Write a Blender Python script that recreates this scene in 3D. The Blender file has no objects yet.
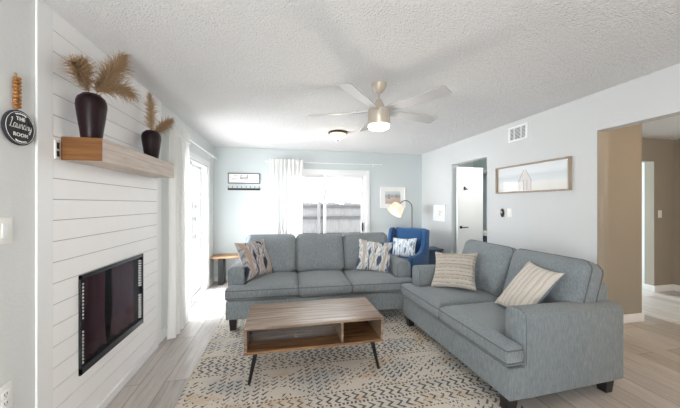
import bpy, bmesh, math, random
from mathutils import Vector, Matrix, noise, Euler
C = bpy.context.scene.collection
S = bpy.context.scene
PI = math.pi
rnd = random.Random(7)

# ------------------------------------------------------------------ camera, sky, sun, large lights, exposure
YAW = math.atan(58 / 280)
cam_d = bpy.data.cameras.new('camera'); cam = bpy.data.objects.new('camera', cam_d); C.objects.link(cam)
cam_d.sensor_width = 36; cam_d.lens = 280 / 680 * 36; cam_d.clip_start = .05
cam.location = (0, 0, 1.40); cam.rotation_euler = (PI / 2, 0, -YAW)
S.camera = cam
S.view_settings.view_transform = 'Standard'; S.view_settings.look = 'None'
S.view_settings.exposure = 0.66; S.view_settings.gamma = 1; S.view_settings.use_curve_mapping = False

wd = bpy.data.worlds.new('sky'); S.world = wd; wd.use_nodes = True
bg = wd.node_tree.nodes['Background']
bg.inputs['Color'].default_value = (.93, .965, 1, 1); bg.inputs['Strength'].default_value = 4.5

def light(name, kind, loc, rot, energy, color=(1, 1, 1), **kw):
    d = bpy.data.lights.new(name, kind); d.energy = energy; d.color = color
    for k, v in kw.items(): setattr(d, k, v)
    o = bpy.data.objects.new(name, d); o.location = loc; o.rotation_euler = rot; C.objects.link(o); return o

light('sun', 'SUN', (-4, 3, 6), Euler((0, math.radians(-15), 0)).to_matrix().to_euler(), 6.0, (1, .96, .9), angle=math.radians(4))
# added area lamps: two unseen rear fills, then daylight boosters outside both patio doors
light('rear_fill_light', 'AREA', (-.55, -2.28, .9), (math.radians(150), 0, 0), 105, (1, .98, .95), shape='RECTANGLE', size=1.0, size_y=1.7)  # added fill behind the camera, tilted up to brighten the ceiling
light('dining_fill_light', 'AREA', (5.0, -2.28, 1.2), (math.radians(112), 0, math.radians(25)), 6, (1, .97, .93), shape='RECTANGLE', size=.8, size_y=.8)  # added fill for the dining side, its window is invented
light('patio_door_daylight', 'AREA', (-3.1, 4.2, 1.05), (0, math.radians(-88), 0), 190, (.93, .97, 1), shape='RECTANGLE', size=2.0, size_y=2.4)
light('back_door_daylight', 'AREA', (.9, 6.5, 3.0), (math.radians(-52), 0, 0), 170, (.9, .96, 1), shape='RECTANGLE', size=1.6, size_y=1.6)

S.cycles.diffuse_bounces = 8; S.cycles.max_bounces = 16; S.cycles.transparent_max_bounces = 16

# ------------------------------------------------------------------ node helpers
class V:
    """a value in a node tree that can be used in arithmetic"""
    def __init__(s, nt, sock): s.nt, s.s = nt, sock
    def _m(s, op, o=None, p=None):
        n = s.nt.nodes.new('ShaderNodeMath'); n.operation = op
        s.nt.links.new(s.s, n.inputs[0])
        for i, q in ((1, o), (2, p)):
            if q is None: continue
            if isinstance(q, V): s.nt.links.new(q.s, n.inputs[i])
            else: n.inputs[i].default_value = q
        return V(s.nt, n.outputs[0])
    def __add__(s, o): return s._m('ADD', o)
    def __sub__(s, o): return s._m('SUBTRACT', o)
    def __mul__(s, o): return s._m('MULTIPLY', o)
    def __truediv__(s, o): return s._m('DIVIDE', o)
    def abs(s): return s._m('ABSOLUTE')
    def fl(s): return s._m('FLOOR')
    def fr(s): return s._m('FRACT')
    def lt(s, o): return s._m('LESS_THAN', o)
    def gt(s, o): return s._m('GREATER_THAN', o)
    def sin(s): return s._m('SINE')
    def mx(s, o): return s._m('MAXIMUM', o)
    def mn(s, o): return s._m('MINIMUM', o)
    def inv(s): return s._m('MULTIPLY', -1)._m('ADD', 1)
    def clamp(s): n = s._m('ADD', 0); n.s.node.use_clamp = True; return n

class M:
    def __init__(s, name):
        s.m = bpy.data.materials.new(name); s.m.use_nodes = True; s.nt = s.m.node_tree
        s.b = s.nt.nodes['Principled BSDF']; s.out = s.nt.nodes['Material Output']
        s._c = None
    def coords(s, kind='Object'):
        if s._c is None: s._c = s.nt.nodes.new('ShaderNodeTexCoord')
        return s._c.outputs[kind]
    def xyz(s, kind='Object'):
        n = s.nt.nodes.new('ShaderNodeSeparateXYZ'); s.nt.links.new(s.coords(kind), n.inputs[0])
        return [V(s.nt, n.outputs[i]) for i in range(3)]
    def vec(s, x, y, z):
        n = s.nt.nodes.new('ShaderNodeCombineXYZ')
        for i, q in enumerate((x, y, z)):
            if isinstance(q, V): s.nt.links.new(q.s, n.inputs[i])
            else: n.inputs[i].default_value = q
        return n.outputs[0]
    def noise(s, scale, detail=3, vec=None, rough=.5, dist=0, stretch=None):
        n = s.nt.nodes.new('ShaderNodeTexNoise')
        n.inputs['Scale'].default_value = scale; n.inputs['Detail'].default_value = detail
        n.inputs['Roughness'].default_value = rough; n.inputs['Distortion'].default_value = dist
        src = vec if vec is not None else s.coords()
        if stretch:
            mp = s.nt.nodes.new('ShaderNodeMapping'); mp.inputs['Scale'].default_value = stretch
            s.nt.links.new(src, mp.inputs['Vector']); src = mp.outputs[0]
        s.nt.links.new(src, n.inputs['Vector'])
        return V(s.nt, n.outputs['Fac'])
    def mix(s, f, a, b):
        n = s.nt.nodes.new('ShaderNodeMix'); n.data_type = 'RGBA'
        for i, q in ((0, f), (6, a), (7, b)):
            if isinstance(q, V): s.nt.links.new(q.s, n.inputs[i])
            elif hasattr(q, 'node'): s.nt.links.new(q, n.inputs[i])
            elif i == 0: n.inputs[0].default_value = q
            else: n.inputs[i].default_value = (*q, 1)
        return n.outputs[2]
    def ramp(s, f, stops):
        n = s.nt.nodes.new('ShaderNodeValToRGB'); s.nt.links.new(f.s, n.inputs[0])
        e = n.color_ramp.elements
        while len(e) < len(stops): e.new(.5)
        for i, (p, c) in enumerate(stops): e[i].position = p; e[i].color = (*c, 1)
        return n.outputs[0]
    def set(s, color=None, rough=None, metal=None, **kw):
        b = s.b
        if color is not None:
            if hasattr(color, 'node'): s.nt.links.new(color, b.inputs['Base Color'])
            else: b.inputs['Base Color'].default_value = (*color, 1)
        if rough is not None:
            if isinstance(rough, V): s.nt.links.new(rough.s, b.inputs['Roughness'])
            else: b.inputs['Roughness'].default_value = rough
        if metal is not None: b.inputs['Metallic'].default_value = metal
        for k, v in kw.items(): b.inputs[k.replace('_', ' ')].default_value = v
        return s
    def bump(s, h, strength=.3, dist=.01):
        n = s.nt.nodes.new('ShaderNodeBump'); n.inputs['Strength'].default_value = strength
        n.inputs['Distance'].default_value = dist
        s.nt.links.new(h.s, n.inputs['Height']); s.nt.links.new(n.outputs[0], s.b.inputs['Normal']); return s

def plain(name, color, rough=.5, metal=0, var=.06, scale=30):
    m = M(name); n = m.noise(scale, 2)
    c0 = tuple(max(0, c * (1 - var)) for c in color); c1 = tuple(min(1, c * (1 + var)) for c in color)
    m.set(m.mix(n, c0, c1), rough, metal); return m.m

def emit(name, color, strength):
    m = M(name); m.set(color, .5); m.b.inputs['Emission Color'].default_value = (*color, 1)
    m.b.inputs['Emission Strength'].default_value = strength; return m.m

def paint(name, color, tex=.12, scale=70, rough=.6):
    m = M(name); m.set(m.mix(m.noise(2.0, 2), tuple(c * .985 for c in color), color), rough)
    m.bump(m.noise(scale, 4), tex, .01); return m.m

def fabric(name, color, color2, stretch=(16, 16, 2.2), bump=.3):
    m = M(name)
    n = m.noise(9, 4, stretch=stretch, rough=.7); w = m.noise(300, 2)
    m.set(m.mix(((n - .5) * 1.9 + .5 + (w - .5) * .6).clamp(), color, color2), .92)
    m.b.inputs['Sheen Weight'].default_value = .12
    m.bump(w * .6 + n * .4, bump, .004); return m.m

def wood(name, c1, c2, c3, axis=0, rough=.45, scale=1.0):
    m = M(name); st = [14 * scale] * 3; st[axis] = .9 * scale
    n = m.noise(3.2, 6, stretch=st, rough=.62, dist=.35)
    st2 = [90 * scale] * 3; st2[axis] = 3 * scale
    g = m.noise(2, 3, stretch=st2)
    m.set(m.mix(g * .45, m.ramp(n, [(.32, c1), (.5, c2), (.68, c3)]), c1), rough)
    m.bump(g, .08, .004); return m.m

MT = {}
MT['wall'] = paint('wall paint', (.69, .71, .71), .16, 60)
MT['wall_dimmed'] = paint('dimmed right wall paint', (.60, .615, .62), .12, 60)  # same paint as the left wall, darkened to offset stronger light here
MT['wall_blue'] = paint('back wall paint', (.56, .61, .622), .10, 60)
MT['hall'] = paint('shade tinted hall paint', (.30, .265, .22), .12, 60)  # the hall's dim warm light is put into this paint colour
MT['bath'] = paint('bath wall paint', (.50, .58, .58), .1, 60)
MT['white'] = plain('white trim paint', (.82, .83, .84), .38, var=.015)
MT['shiplap'] = plain('white shiplap paint', (.88, .88, .885), .42, var=.02, scale=12)
MT['gap'] = plain('grey board backing', (.36, .36, .37), .8)  # dark grey backing that shows in the board gaps
MT['plate'] = plain('white plastic', (.82, .82, .8), .3, var=.01)
MT['black'] = plain('black metal', (.018, .018, .02), .38, .4)
MT['blackwood'] = plain('black stained wood', (.018, .016, .016), .45)
MT['chrome'] = plain('brushed nickel', (.55, .52, .47), .28, 1, var=.04)
MT['steel'] = plain('dark bronze', (.06, .045, .035), .35, .7)

def glass(name, refl=1.0, tint=(1, 1, 1)):
    m = M(name); nt = m.nt; nt.nodes.remove(m.b)
    t = nt.nodes.new('ShaderNodeBsdfTransparent'); t.inputs[0].default_value = (*tint, 1)
    g = nt.nodes.new('ShaderNodeBsdfGlossy'); g.inputs['Roughness'].default_value = .02
    lw = nt.nodes.new('ShaderNodeFresnel'); lw.inputs[0].default_value = 1.45
    mx = nt.nodes.new('ShaderNodeMixShader')
    ge = nt.nodes.new('ShaderNodeNewGeometry')
    fac = (V(nt, lw.outputs[0]) * V(nt, ge.outputs['Backfacing']).inv()).mn(.6) * refl
    nt.links.new(fac.s, mx.inputs[0]); nt.links.new(t.outputs[0], mx.inputs[1]); nt.links.new(g.outputs[0], mx.inputs[2])
    nt.links.new(mx.outputs[0], m.out.inputs[0]); return m.m
MT['glass'] = glass('clear glass')
MT['smoked'] = glass('smoked fireplace glass', .35, tint=(.75, .72, .74))

def sheer(name, color, transl=.45, transp=.05, sc=(160, 160, 30)):
    m = M(name); nt = m.nt; nt.nodes.remove(m.b)
    d = nt.nodes.new('ShaderNodeBsdfDiffuse'); t = nt.nodes.new('ShaderNodeBsdfTranslucent'); p = nt.nodes.new('ShaderNodeBsdfTransparent')
    n = m.noise(1, 2, stretch=sc); col = m.mix(n, tuple(c * .96 for c in color), color)
    nt.links.new(col, d.inputs[0]); nt.links.new(col, t.inputs[0])
    a = nt.nodes.new('ShaderNodeMixShader'); b = nt.nodes.new('ShaderNodeMixShader')
    a.inputs[0].default_value = transl; b.inputs[0].default_value = transp
    nt.links.new(d.outputs[0], a.inputs[1]); nt.links.new(t.outputs[0], a.inputs[2])
    nt.links.new(a.outputs[0], b.inputs[1]); nt.links.new(p.outputs[0], b.inputs[2])
    nt.links.new(b.outputs[0], m.out.inputs[0]); return m.m
MT['curtain'] = sheer('white linen curtain', (.93, .93, .92), .42)
MT['shade'] = sheer('cream lamp shade', (.90, .87, .80), .5, 0)

# popcorn ceiling
m = M('popcorn ceiling')
n1 = m.noise(88, 3, rough=.6); n2 = m.noise(42, 2)
h = (n1 * 1.0 + n2 * .5)
m.set(m.mix(n1, (.80, .80, .805), (.93, .93, .935)), .95); m.bump(h, 1.0, .024); MT['popcorn'] = m.m

# floor planks running away from the camera
m = M('vinyl plank floor'); x, y, z = m.xyz()
br = m.nt.nodes.new('ShaderNodeTexBrick'); br.offset = .37; br.offset_frequency = 2
m.nt.links.new(m.vec(y, x, 0.), br.inputs['Vector'])
for k, v in (('Scale', 1), ('Mortar Size', .0022), ('Mortar Smooth', .2), ('Bias', 0), ('Brick Width', 1.22), ('Row Height', .18)): br.inputs[k].default_value = v
br.inputs['Color1'].default_value = (0, 0, 0, 1); br.inputs['Color2'].default_value = (1, 1, 1, 1); br.inputs['Mortar'].default_value = (.5, .5, .5, 1)
sep = m.nt.nodes.new('ShaderNodeSeparateColor'); m.nt.links.new(br.outputs['Color'], sep.inputs[0]); pr = V(m.nt, sep.outputs[0])
gr = m.noise(2.0, 6, vec=m.vec(x * 16 + pr * 40, y * 1.3 + pr * 17, pr * 9), rough=.65, dist=.6)
fi = m.noise(2.0, 3, vec=m.vec(x * 90, y * 5 + pr * 13, pr))
f = (gr * .62 + fi * .14 + pr * .24)
col = m.ramp(f, [(.26, (.28, .255, .235)), (.46, (.43, .395, .37)), (.70, (.58, .545, .52))])
m.set(m.mix(V(m.nt, br.outputs['Fac']), col, (.12, .10, .09)), .36); m.bump(fi, .06, .003); MT['floor'] = m.m

MT['sofa'] = fabric('heathered grey blue upholstery', (.10, .122, .138), (.275, .305, .325))
MT['piping'] = fabric('grey upholstery piping', (.07, .08, .09), (.14, .15, .16))
MT['navy'] = fabric('royal blue velvet', (.009, .05, .14), (.02, .088, .215), (20, 20, 20), .12)
MT['slate'] = plain('slate blue painted wood', (.055, .09, .14), .45)
MT['vase'] = plain('oxblood glazed ceramic', (.014, .005, .007), .36, var=.5, scale=60)
MT['vase'].node_tree.nodes['Principled BSDF'].inputs['Specular IOR Level'].default_value = .22
MT['pampas'] = plain('dried pampas', (.30, .195, .105), .95, var=.6, scale=90)
MT['pampas2'] = plain('pale dried pampas', (.50, .36, .22), .95, var=.4, scale=90)
MT['mantel_end'] = wood('mantel end grain', (.09, .033, .008), (.19, .078, .019), (.27, .125, .038), 0, .4)
MT['mantel'] = wood('whitewashed oak mantel', (.40, .32, .26), (.55, .46, .40), (.66, .58, .52), 1, .5)
MT['table'] = wood('rustic walnut table', (.10, .058, .036), (.25, .175, .125), (.42, .335, .265), 0, .3, .8)
MT['table_dark'] = wood('walnut interior', (.10, .045, .018), (.23, .115, .050), (.34, .19, .09), 0, .22, .8)
MT['table_dark'].node_tree.nodes['Principled BSDF'].inputs['Coat Weight'].default_value = .7
MT['bench'] = wood('honey oak', (.25, .13, .06), (.42, .25, .13), (.52, .34, .19), 0, .45)
MT['frame_oak'] = wood('weathered oak frame', (.28, .21, .15), (.42, .34, .27), (.52, .44, .37), 1, .55)
MT['fence'] = wood('weathered white fence', (.17, .17, .175), (.245, .245, .25), (.30, .30, .30), 2, .8)
MT['fence_tan'] = wood('sun bleached cedar fence', (.10, .075, .055), (.17, .135, .105), (.22, .19, .155), 2, .8)
MT['concrete'] = paint('concrete patio', (.68, .67, .65), .3, 40, .9)
MT['bead'] = wood('amber beads', (.20, .07, .012), (.34, .14, .03), (.44, .20, .05), 2, .35)
MT['bead'].name = 'amber wooden bead'

def ikat(name, cream, tan, navy, blue, s=1.0, amt=.5):
    m = M(name); x, y, z = m.xyz()
    n = m.noise(5 * s, 3, vec=m.vec(x, y * .35, z)); n2 = m.noise(28 * s, 2, vec=m.vec(x, y * .12, 0.))
    u = ((x * 7.5 * s + n * 1.5 + n2 * .5)); t = u.fr()
    row = ((y * 4.6 * s + (u.fl() * .37) + n * .9).fr() - .5).abs() * 2
    fl = (t - .5).abs() * 2
    flame = (fl + row * .75)
    c = m.ramp(flame, [(.0, navy), (.34, navy), (.44, blue), (.62, cream), (.86, blue), (1.0, cream)])
    k = (fl.gt(.74)) * (n2.gt(.43))
    c2 = m.mix(k, c, tan)
    c2 = m.mix((n2.lt(.41)) * .85, c2, navy)
    m.set(c2, .9); m.bump(m.noise(250, 2), .2, .004); return m.m
MT['ikat'] = ikat('navy and tan ikat linen', (.42, .405, .41), (.36, .26, .19), (.020, .022, .034), (.15, .16, .19), .85)
MT['ikat_blue'] = ikat('blue ikat linen', (.64, .63, .60), (.42, .36, .31), (.06, .075, .115), (.28, .35, .43), .9)
MT['ikat_pale'] = ikat('pale blue ikat linen', (.68, .70, .71), (.42, .42, .40), (.10, .16, .25), (.34, .42, .50), 1.2)

def ribbed(name):
    m = M(name); x, y, z = m.xyz(); n = m.noise(60, 3)
    rib = ((y * 24 + n * .22).fr() - .5).abs() * 2
    bead = ((x * 42 + (y * 24).fl() * .5).fr() - .5).abs() * 2
    gold = ((y * 8.0).fr()).lt(.36)
    h = (rib.inv() * .7 + bead.inv() * .3)
    c = m.mix(gold, (.44, .41, .37), (.40, .355, .30))
    c = m.mix((rib.gt(.86)) * (n.gt(.45)), c, (.17, .14, .12))
    m.set(c, .95); m.bump(h + n * .3, .7, .012); return m.m
MT['knit'] = ribbed('cream and tan woven stripe')
def stripes(name):
    m = M(name); x, y, z = m.xyz(); n = m.noise(70, 3)
    rib = ((x * 22 + n * .2).fr() - .5).abs() * 2
    c = m.mix(rib.gt(.72), (.58, .54, .49), (.47, .42, .37))
    m.set(c, .95); m.bump(rib.inv() + n * .3, .6, .01); return m.m
MT['knit2'] = stripes('cream ribbed weave')

# rug
m = M('distressed tribal rug'); x, y, z = m.xyz()
wob = m.noise(9, 3); wob2 = m.noise(45, 3, rough=.7); fade = m.noise(2.2, 3)
yy = y + (wob - .5) * .032; xx = x + (wob2 - .5) * .022
P_ = .66
band = (yy / P_ + .12).fr()
def row_mask(a, b): return band.gt(a) * band.lt(b)
def tri(v): return (v.fr() - .5).abs() * 2
cx_ = (xx * 15).fl(); jit = m.noise(37, 0, vec=m.vec(cx_ * .137, (yy * 22).fl() * .171, 1.))
chev = ((tri(yy * 17) * .6 + xx * 15).fr()).lt(.34) * row_mask(.03, .17)
chev2 = ((tri(yy * 17 + .5) * .6 - xx * 15).fr()).lt(.34) * row_mask(.83, .97)
dash = ((xx * 34).fr()).lt(.55) * (row_mask(.19, .212).mx(row_mask(.788, .81)).mx(row_mask(.0, .018)).mx(row_mask(.985, 1.0)))
mid = ((band - .5) / .28).abs()
dia = (tri(xx * 1.7) + mid)
stroke = ((tri(xx * 15) * .7 + yy * 22).fr()).lt(.38) * ((xx * 15 + .2).fr()).lt(.72)
med = stroke * dia.lt(1.02) * row_mask(.22, .78) * jit.gt(.36)
out_ = stroke * dia.gt(1.12) * dia.lt(1.30) * row_mask(.22, .78)
speck = stroke * row_mask(.22, .78) * jit.gt(.60)
pat = chev.mx(chev2).mx(dash).mx(med).mx(out_).mx(speck)
wear = (wob2 * .7 + fade * .5 + m.noise(120, 2) * .35).gt(.69)
base = m.mix(fade, (.66, .60, .52), (.54, .50, .45))
tanp = ((m.noise(3.2, 3, vec=m.vec(x * 1.0, y * 1.8, 5.)) - .56) * 9).clamp()
zone = (dia.lt(.75)) * row_mask(.22, .78)
base = m.mix(zone * fade * .45, base, (.30, .34, .37))
base = m.mix(tanp * .55, base, (.50, .34, .17))
grey_ = ((m.noise(2.6, 3, vec=m.vec(x, y * 1.5, 11.)) - .54) * 8).clamp()
base = m.mix(grey_ * .4, base, (.36, .38, .39))
dark = m.mix(m.noise(4, 2), (.022, .034, .045), (.10, .11, .115))
m.set(m.mix(pat * wear * .95, base, dark), .97)
m.bump(m.noise(220, 2), .5, .006); MT['rug'] = m.m

# ------------------------------------------------------------------ mesh helpers
def empty(name, loc=(0, 0, 0), rz=0, label=None, cat=None, group=None):
    o = bpy.data.objects.new(name, None); o.location = loc; o.rotation_euler = (0, 0, rz); o.empty_display_size = .1
    C.objects.link(o); tag(o, label, cat, group); return o

def tag(o, label=None, cat=None, group=None, kind=None):
    if label: o['label'] = label
    if cat: o['category'] = cat
    if group: o['group'] = group
    if kind: o['kind'] = kind
    return o

class MB:
    def __init__(s): s.bm = bmesh.new(); s.mi = 0
    def _merge(s, t, mat=None, smooth=False):
        if mat is not None: t.transform(mat)
        for f in t.faces: f.material_index = s.mi; f.smooth = smooth
        me = bpy.data.meshes.new('tmp'); t.to_mesh(me); t.free(); s.bm.from_mesh(me); bpy.data.meshes.remove(me); return s
    def box(s, x0, x1, y0, y1, z0, z1, bev=0, seg=2, mat=None):
        t = bmesh.new(); bmesh.ops.create_cube(t, size=1)
        bmesh.ops.scale(t, vec=(x1 - x0, y1 - y0, z1 - z0), verts=t.verts)
        bmesh.ops.translate(t, vec=((x0 + x1) / 2, (y0 + y1) / 2, (z0 + z1) / 2), verts=t.verts)
        if bev: bmesh.ops.bevel(t, geom=t.edges[:], offset=bev, segments=seg, profile=.5, affect='EDGES')
        return s._merge(t, mat, bool(bev and seg > 1))
    def cone(s, p0, p1, r0, r1, n=16, smooth=True):
        p0, p1 = Vector(p0), Vector(p1); d = p1 - p0
        t = bmesh.new(); bmesh.ops.create_cone(t, cap_ends=True, segments=n, radius1=r0, radius2=r1, depth=d.length)
        q = Vector((0, 0, 1)).rotation_difference(d).to_matrix().to_4x4()
        s._merge(t, Matrix.Translation((p0 + p1) / 2) @ q, smooth); return s
    def ball(s, c, r, n=12, sc=(1, 1, 1)):
        t = bmesh.new(); bmesh.ops.create_uvsphere(t, u_segments=n, v_segments=max(6, n // 2), radius=r)
        return s._merge(t, Matrix.Translation(c) @ Matrix.Diagonal((*sc, 1)), True)
    def lathe(s, prof, n=32, mat=None, cap=False):
        t = bmesh.new(); rings = []
        for r, z in prof:
            rings.append([t.verts.new((r * math.cos(2 * PI * i / n), r * math.sin(2 * PI * i / n), z)) for i in range(n)] if r > 1e-6 else [t.verts.new((0, 0, z))])
        for a, b in zip(rings, rings[1:]):
            for i in range(n):
                j = (i + 1) % n
                if len(a) == 1 and len(b) == 1: continue
                if len(a) == 1: t.faces.new((a[0], b[i], b[j]))
                elif len(b) == 1: t.faces.new((a[i], a[j], b[0]))
                else: t.faces.new((a[i], a[j], b[j], b[i]))
        return s._merge(t, mat, True)
    def tube(s, pts, r, n=8, closed=False):
        pts = [Vector(p) for p in pts]; t = bmesh.new(); rings = []; N = len(pts); up = None
        for i, p in enumerate(pts):
            if closed: d = pts[(i + 1) % N] - pts[i - 1]
            else: d = pts[min(i + 1, N - 1)] - pts[max(i - 1, 0)]
            if d.length < 1e-9: d = Vector((0, 0, 1))
            d.normalize()
            if up is None: up = d.orthogonal().normalized()
            up = (up - d * up.dot(d)); up = up.normalized() if up.length > 1e-6 else d.orthogonal().normalized()
            w = d.cross(up); rr = r[i] if isinstance(r, (list, tuple)) else r
            rings.append([t.verts.new(p + (up * math.cos(2 * PI * k / n) + w * math.sin(2 * PI * k / n)) * rr) for k in range(n)])
        for i in range(N if closed else N - 1):
            a, b = rings[i], rings[(i + 1) % N]
            for k in range(n): t.faces.new((a[k], a[(k + 1) % n], b[(k + 1) % n], b[k]))
        if not closed: t.faces.new(rings[0][::-1]); t.faces.new(rings[-1])
        return s._merge(t, None, True)
    def prism(s, poly, axis, a, b, bev=0, seg=2, mat=None):
        """poly: 2D points; axis: extrusion axis ('x': poly is (y,z); 'y': (x,z); 'z': (x,y))"""
        f = {'x': lambda p, q: (q, p[0], p[1]), 'y': lambda p, q: (p[0], q, p[1]), 'z': lambda p, q: (p[0], p[1], q)}[axis]
        t = bmesh.new(); A = [t.verts.new(f(p, a)) for p in poly]; B = [t.verts.new(f(p, b)) for p in poly]; n = len(poly)
        t.faces.new(A); t.faces.new(B[::-1])
        for i in range(n): t.faces.new((A[i], B[i], B[(i + 1) % n], A[(i + 1) % n])[::-1])
        bmesh.ops.recalc_face_normals(t, faces=t.faces[:])
        if bev: bmesh.ops.bevel(t, geom=t.edges[:], offset=bev, segments=seg, profile=.5, affect='EDGES')
        return s._merge(t, mat, bool(bev and seg > 1))
    def grid(s, fn, nu, nv, smooth=True):
        t = bmesh.new(); g = [[t.verts.new(fn(i / nu, j / nv)) for j in range(nv + 1)] for i in range(nu + 1)]
        for i in range(nu):
            for j in range(nv): t.faces.new((g[i][j], g[i + 1][j], g[i + 1][j + 1], g[i][j + 1]))
        return s._merge(t, None, smooth)
    def quad(s, a, b, c, d):
        t = bmesh.new(); t.faces.new([t.verts.new(p) for p in (a, b, c, d)]); return s._merge(t)
    def build(s, name, mats, parent=None, loc=None, rot=None, angle=40):
        me = bpy.data.meshes.new(name); s.bm.to_mesh(me); s.bm.free()
        if not isinstance(mats, (list, tuple)): mats = [mats]
        for q in mats: me.materials.append(q)
        try: me.set_sharp_from_angle(angle=math.radians(angle))
        except Exception: pass
        o = bpy.data.objects.new(name, me); C.objects.link(o)
        if parent: o.parent = parent
        if loc: o.location = loc
        if rot: o.rotation_euler = rot
        return o

def struct(name, mb, mat, parent=None):
    o = mb.build(name, mat, parent)
    if parent is None: o['kind'] = 'structure'
    return o

def pad(rects, h, r=.045, crown=.02, seed=0, step=.04, wrinkle=.004, corner=0):
    """upholstered cushion lying in x,y; centre plane z=0; returns (bmesh, top loop, bottom loop)"""
    def lines(lo, hi, cuts):
        out = set()
        cuts = sorted(set([lo, hi] + cuts))
        for a, b in zip(cuts, cuts[1:]):
            n = max(1, round((b - a) / step)); out |= {round(a + (b - a) * i / n, 5) for i in range(n + 1)}
            for k in (.12, .45, 1.0):
                if b - a > 2.2 * r: out |= {round(a + r * k, 5), round(b - r * k, 5)}
        return sorted(out)
    xs = lines(min(q[0] for q in rects), max(q[1] for q in rects), [c for q in rects for c in q[:2]])
    ys = lines(min(q[2] for q in rects), max(q[3] for q in rects), [c for q in rects for c in q[2:]])
    inside = lambda x, y: any(q[0] < x < q[1] and q[2] < y < q[3] for q in rects)
    cell = {(i, j) for i in range(len(xs) - 1) for j in range(len(ys) - 1) if inside((xs[i] + xs[i + 1]) / 2, (ys[j] + ys[j + 1]) / 2)}
    bed = []
    for (i, j) in cell:
        for (ni, nj, a, b) in ((i, j - 1, (i, j), (i + 1, j)), (i + 1, j, (i + 1, j), (i + 1, j + 1)), (i, j + 1, (i + 1, j + 1), (i, j + 1)), (i - 1, j, (i, j + 1), (i, j))):
            if (ni, nj) not in cell: bed.append((a, b))
    nxt = {a: b for a, b in bed}
    segs = [((xs[a[0]], ys[a[1]]), (xs[b[0]], ys[b[1]])) for a, b in bed]
    def dist(x, y):
        m = 9
        for (x0, y0), (x1, y1) in segs:
            px = min(max(x, min(x0, x1)), max(x0, x1)); py = min(max(y, min(y0, y1)), max(y0, y1))
            m = min(m, math.hypot(x - px, y - py))
        return m
    ids = sorted({(i + a, j + b) for (i, j) in cell for a in (0, 1) for b in (0, 1)})
    D = {k: dist(xs[k[0]], ys[k[1]]) for k in ids}; dm = max(D.values())
    t = bmesh.new(); top, bot = {}, {}
    for k in ids:
        x, y = xs[k[0]], ys[k[1]]; d = D[k]; q = min(d / r, 1)
        e = h / 2 - r * .55 + r * .55 * math.sqrt(max(0, 1 - (1 - q) ** 2)) + crown * (1 - (1 - min(1, d / dm)) ** 2.2)
        w = wrinkle * noise.noise((x * 9 + seed, y * 9, seed * 3.1)) * q + wrinkle * .7 * noise.noise((x * 26, y * 26 + seed, 1.7)) * q
        top[k] = t.verts.new((x, y, e + w)); bot[k] = t.verts.new((x, y, -e + w * .5))
    for (i, j) in cell:
        q = [(i, j), (i + 1, j), (i + 1, j + 1), (i, j + 1)]
        t.faces.new([top[k] for k in q]); t.faces.new([bot[k] for k in q[::-1]])
    st = bed[0][0]; loop = [st]; k = nxt[st]
    while k != st: loop.append(k); k = nxt[k]
    mids = {}
    for i, k in enumerate(loop):
        a, b = loop[i - 1], loop[(i + 1) % len(loop)]
        tx, ty = xs[b[0]] - xs[a[0]], ys[b[1]] - ys[a[1]]; L = math.hypot(tx, ty) or 1
        mids[k] = t.verts.new((xs[k[0]] + ty / L * .009, ys[k[1]] - tx / L * .009, 0))
    for a, b in zip(loop, loop[1:] + loop[:1]):
        t.faces.new((top[b], top[a], mids[a], mids[b])); t.faces.new((mids[b], mids[a], bot[a], bot[b]))
    edge = [top[k] for k in loop] + [bot[k] for k in loop] + [mids[k] for k in loop]
    # round the plan corners
    for _ in range(3):
        for arr in (top, bot, mids):
            new = {}
            for i, k in enumerate(loop):
                a, b = arr[loop[i - 1]].co, arr[loop[(i + 1) % len(loop)]].co
                new[k] = arr[k].co * .5 + (a + b) * .25
            for k, c in new.items(): arr[k].co.x, arr[k].co.y = c.x, c.y
    if corner:
        x0, x1, y0, y1 = xs[0], xs[-1], ys[0], ys[-1]
        for v in t.verts:
            qx = v.co.x - min(max(v.co.x, x0 + corner), x1 - corner); qy = v.co.y - min(max(v.co.y, y0 + corner), y1 - corner)
            if qx and qy:
                f_ = max(abs(qx), abs(qy)) / math.hypot(qx, qy); v.co.x += qx * (f_ - 1); v.co.y += qy * (f_ - 1)
    lt = [top[k].co.copy() for k in loop]; lb = [bot[k].co.copy() for k in loop]
    bmesh.ops.recalc_face_normals(t, faces=t.faces[:])
    return t, lt, lb

def cushion(name, parent, rects, h, mat, pm, M4, pipe=.0055, **kw):
    t, lt, lb = pad(rects, h, **kw)
    b = MB(); b._merge(t, M4, True); o = b.build(name, mat, parent, angle=80)
    if pipe:
        p = MB(); p.tube([M4 @ v for v in lt], pipe, 6, True); p.tube([M4 @ v for v in lb], pipe, 6, True); p.build('piping', pm, o)
    return o

def pillow_mesh(w, h, t, seed=0, nu=28):
    b = MB()
    def fn(sg):
        def g(u, v):
            x, y = u * 2 - 1, v * 2 - 1
            pin = .12
            X = x * w / 2 * (1 - pin * (1 - y * y) * abs(x) ** 3); Y = y * h / 2 * (1 - pin * (1 - x * x) * abs(y) ** 3)
            e = max(0, (1 - x ** 2)) * max(0, (1 - y ** 2))
            Z = sg * t / 2 * e ** .42
            Z += .010 * noise.noise((x * 2.5 + seed, y * 2.5, seed)) * e ** .3 + .004 * noise.noise((x * 8 + seed, y * 8, 3.)) * e ** .3
            return (X, Y, Z)
        return g
    b.grid(fn(1), nu, nu); b.grid(lambda u, v: fn(-1)(1 - u, v), nu, nu)
    bmesh.ops.remove_doubles(b.bm, verts=b.bm.verts[:], dist=.0006)
    return b

def basis(x, y, loc):
    x = Vector(x).normalized(); y = Vector(y); y = (y - x * y.dot(x)).normalized(); z = x.cross(y)
    m = Matrix((x, y, z)).transposed().to_4x4(); m.translation = Vector(loc); return m

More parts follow.
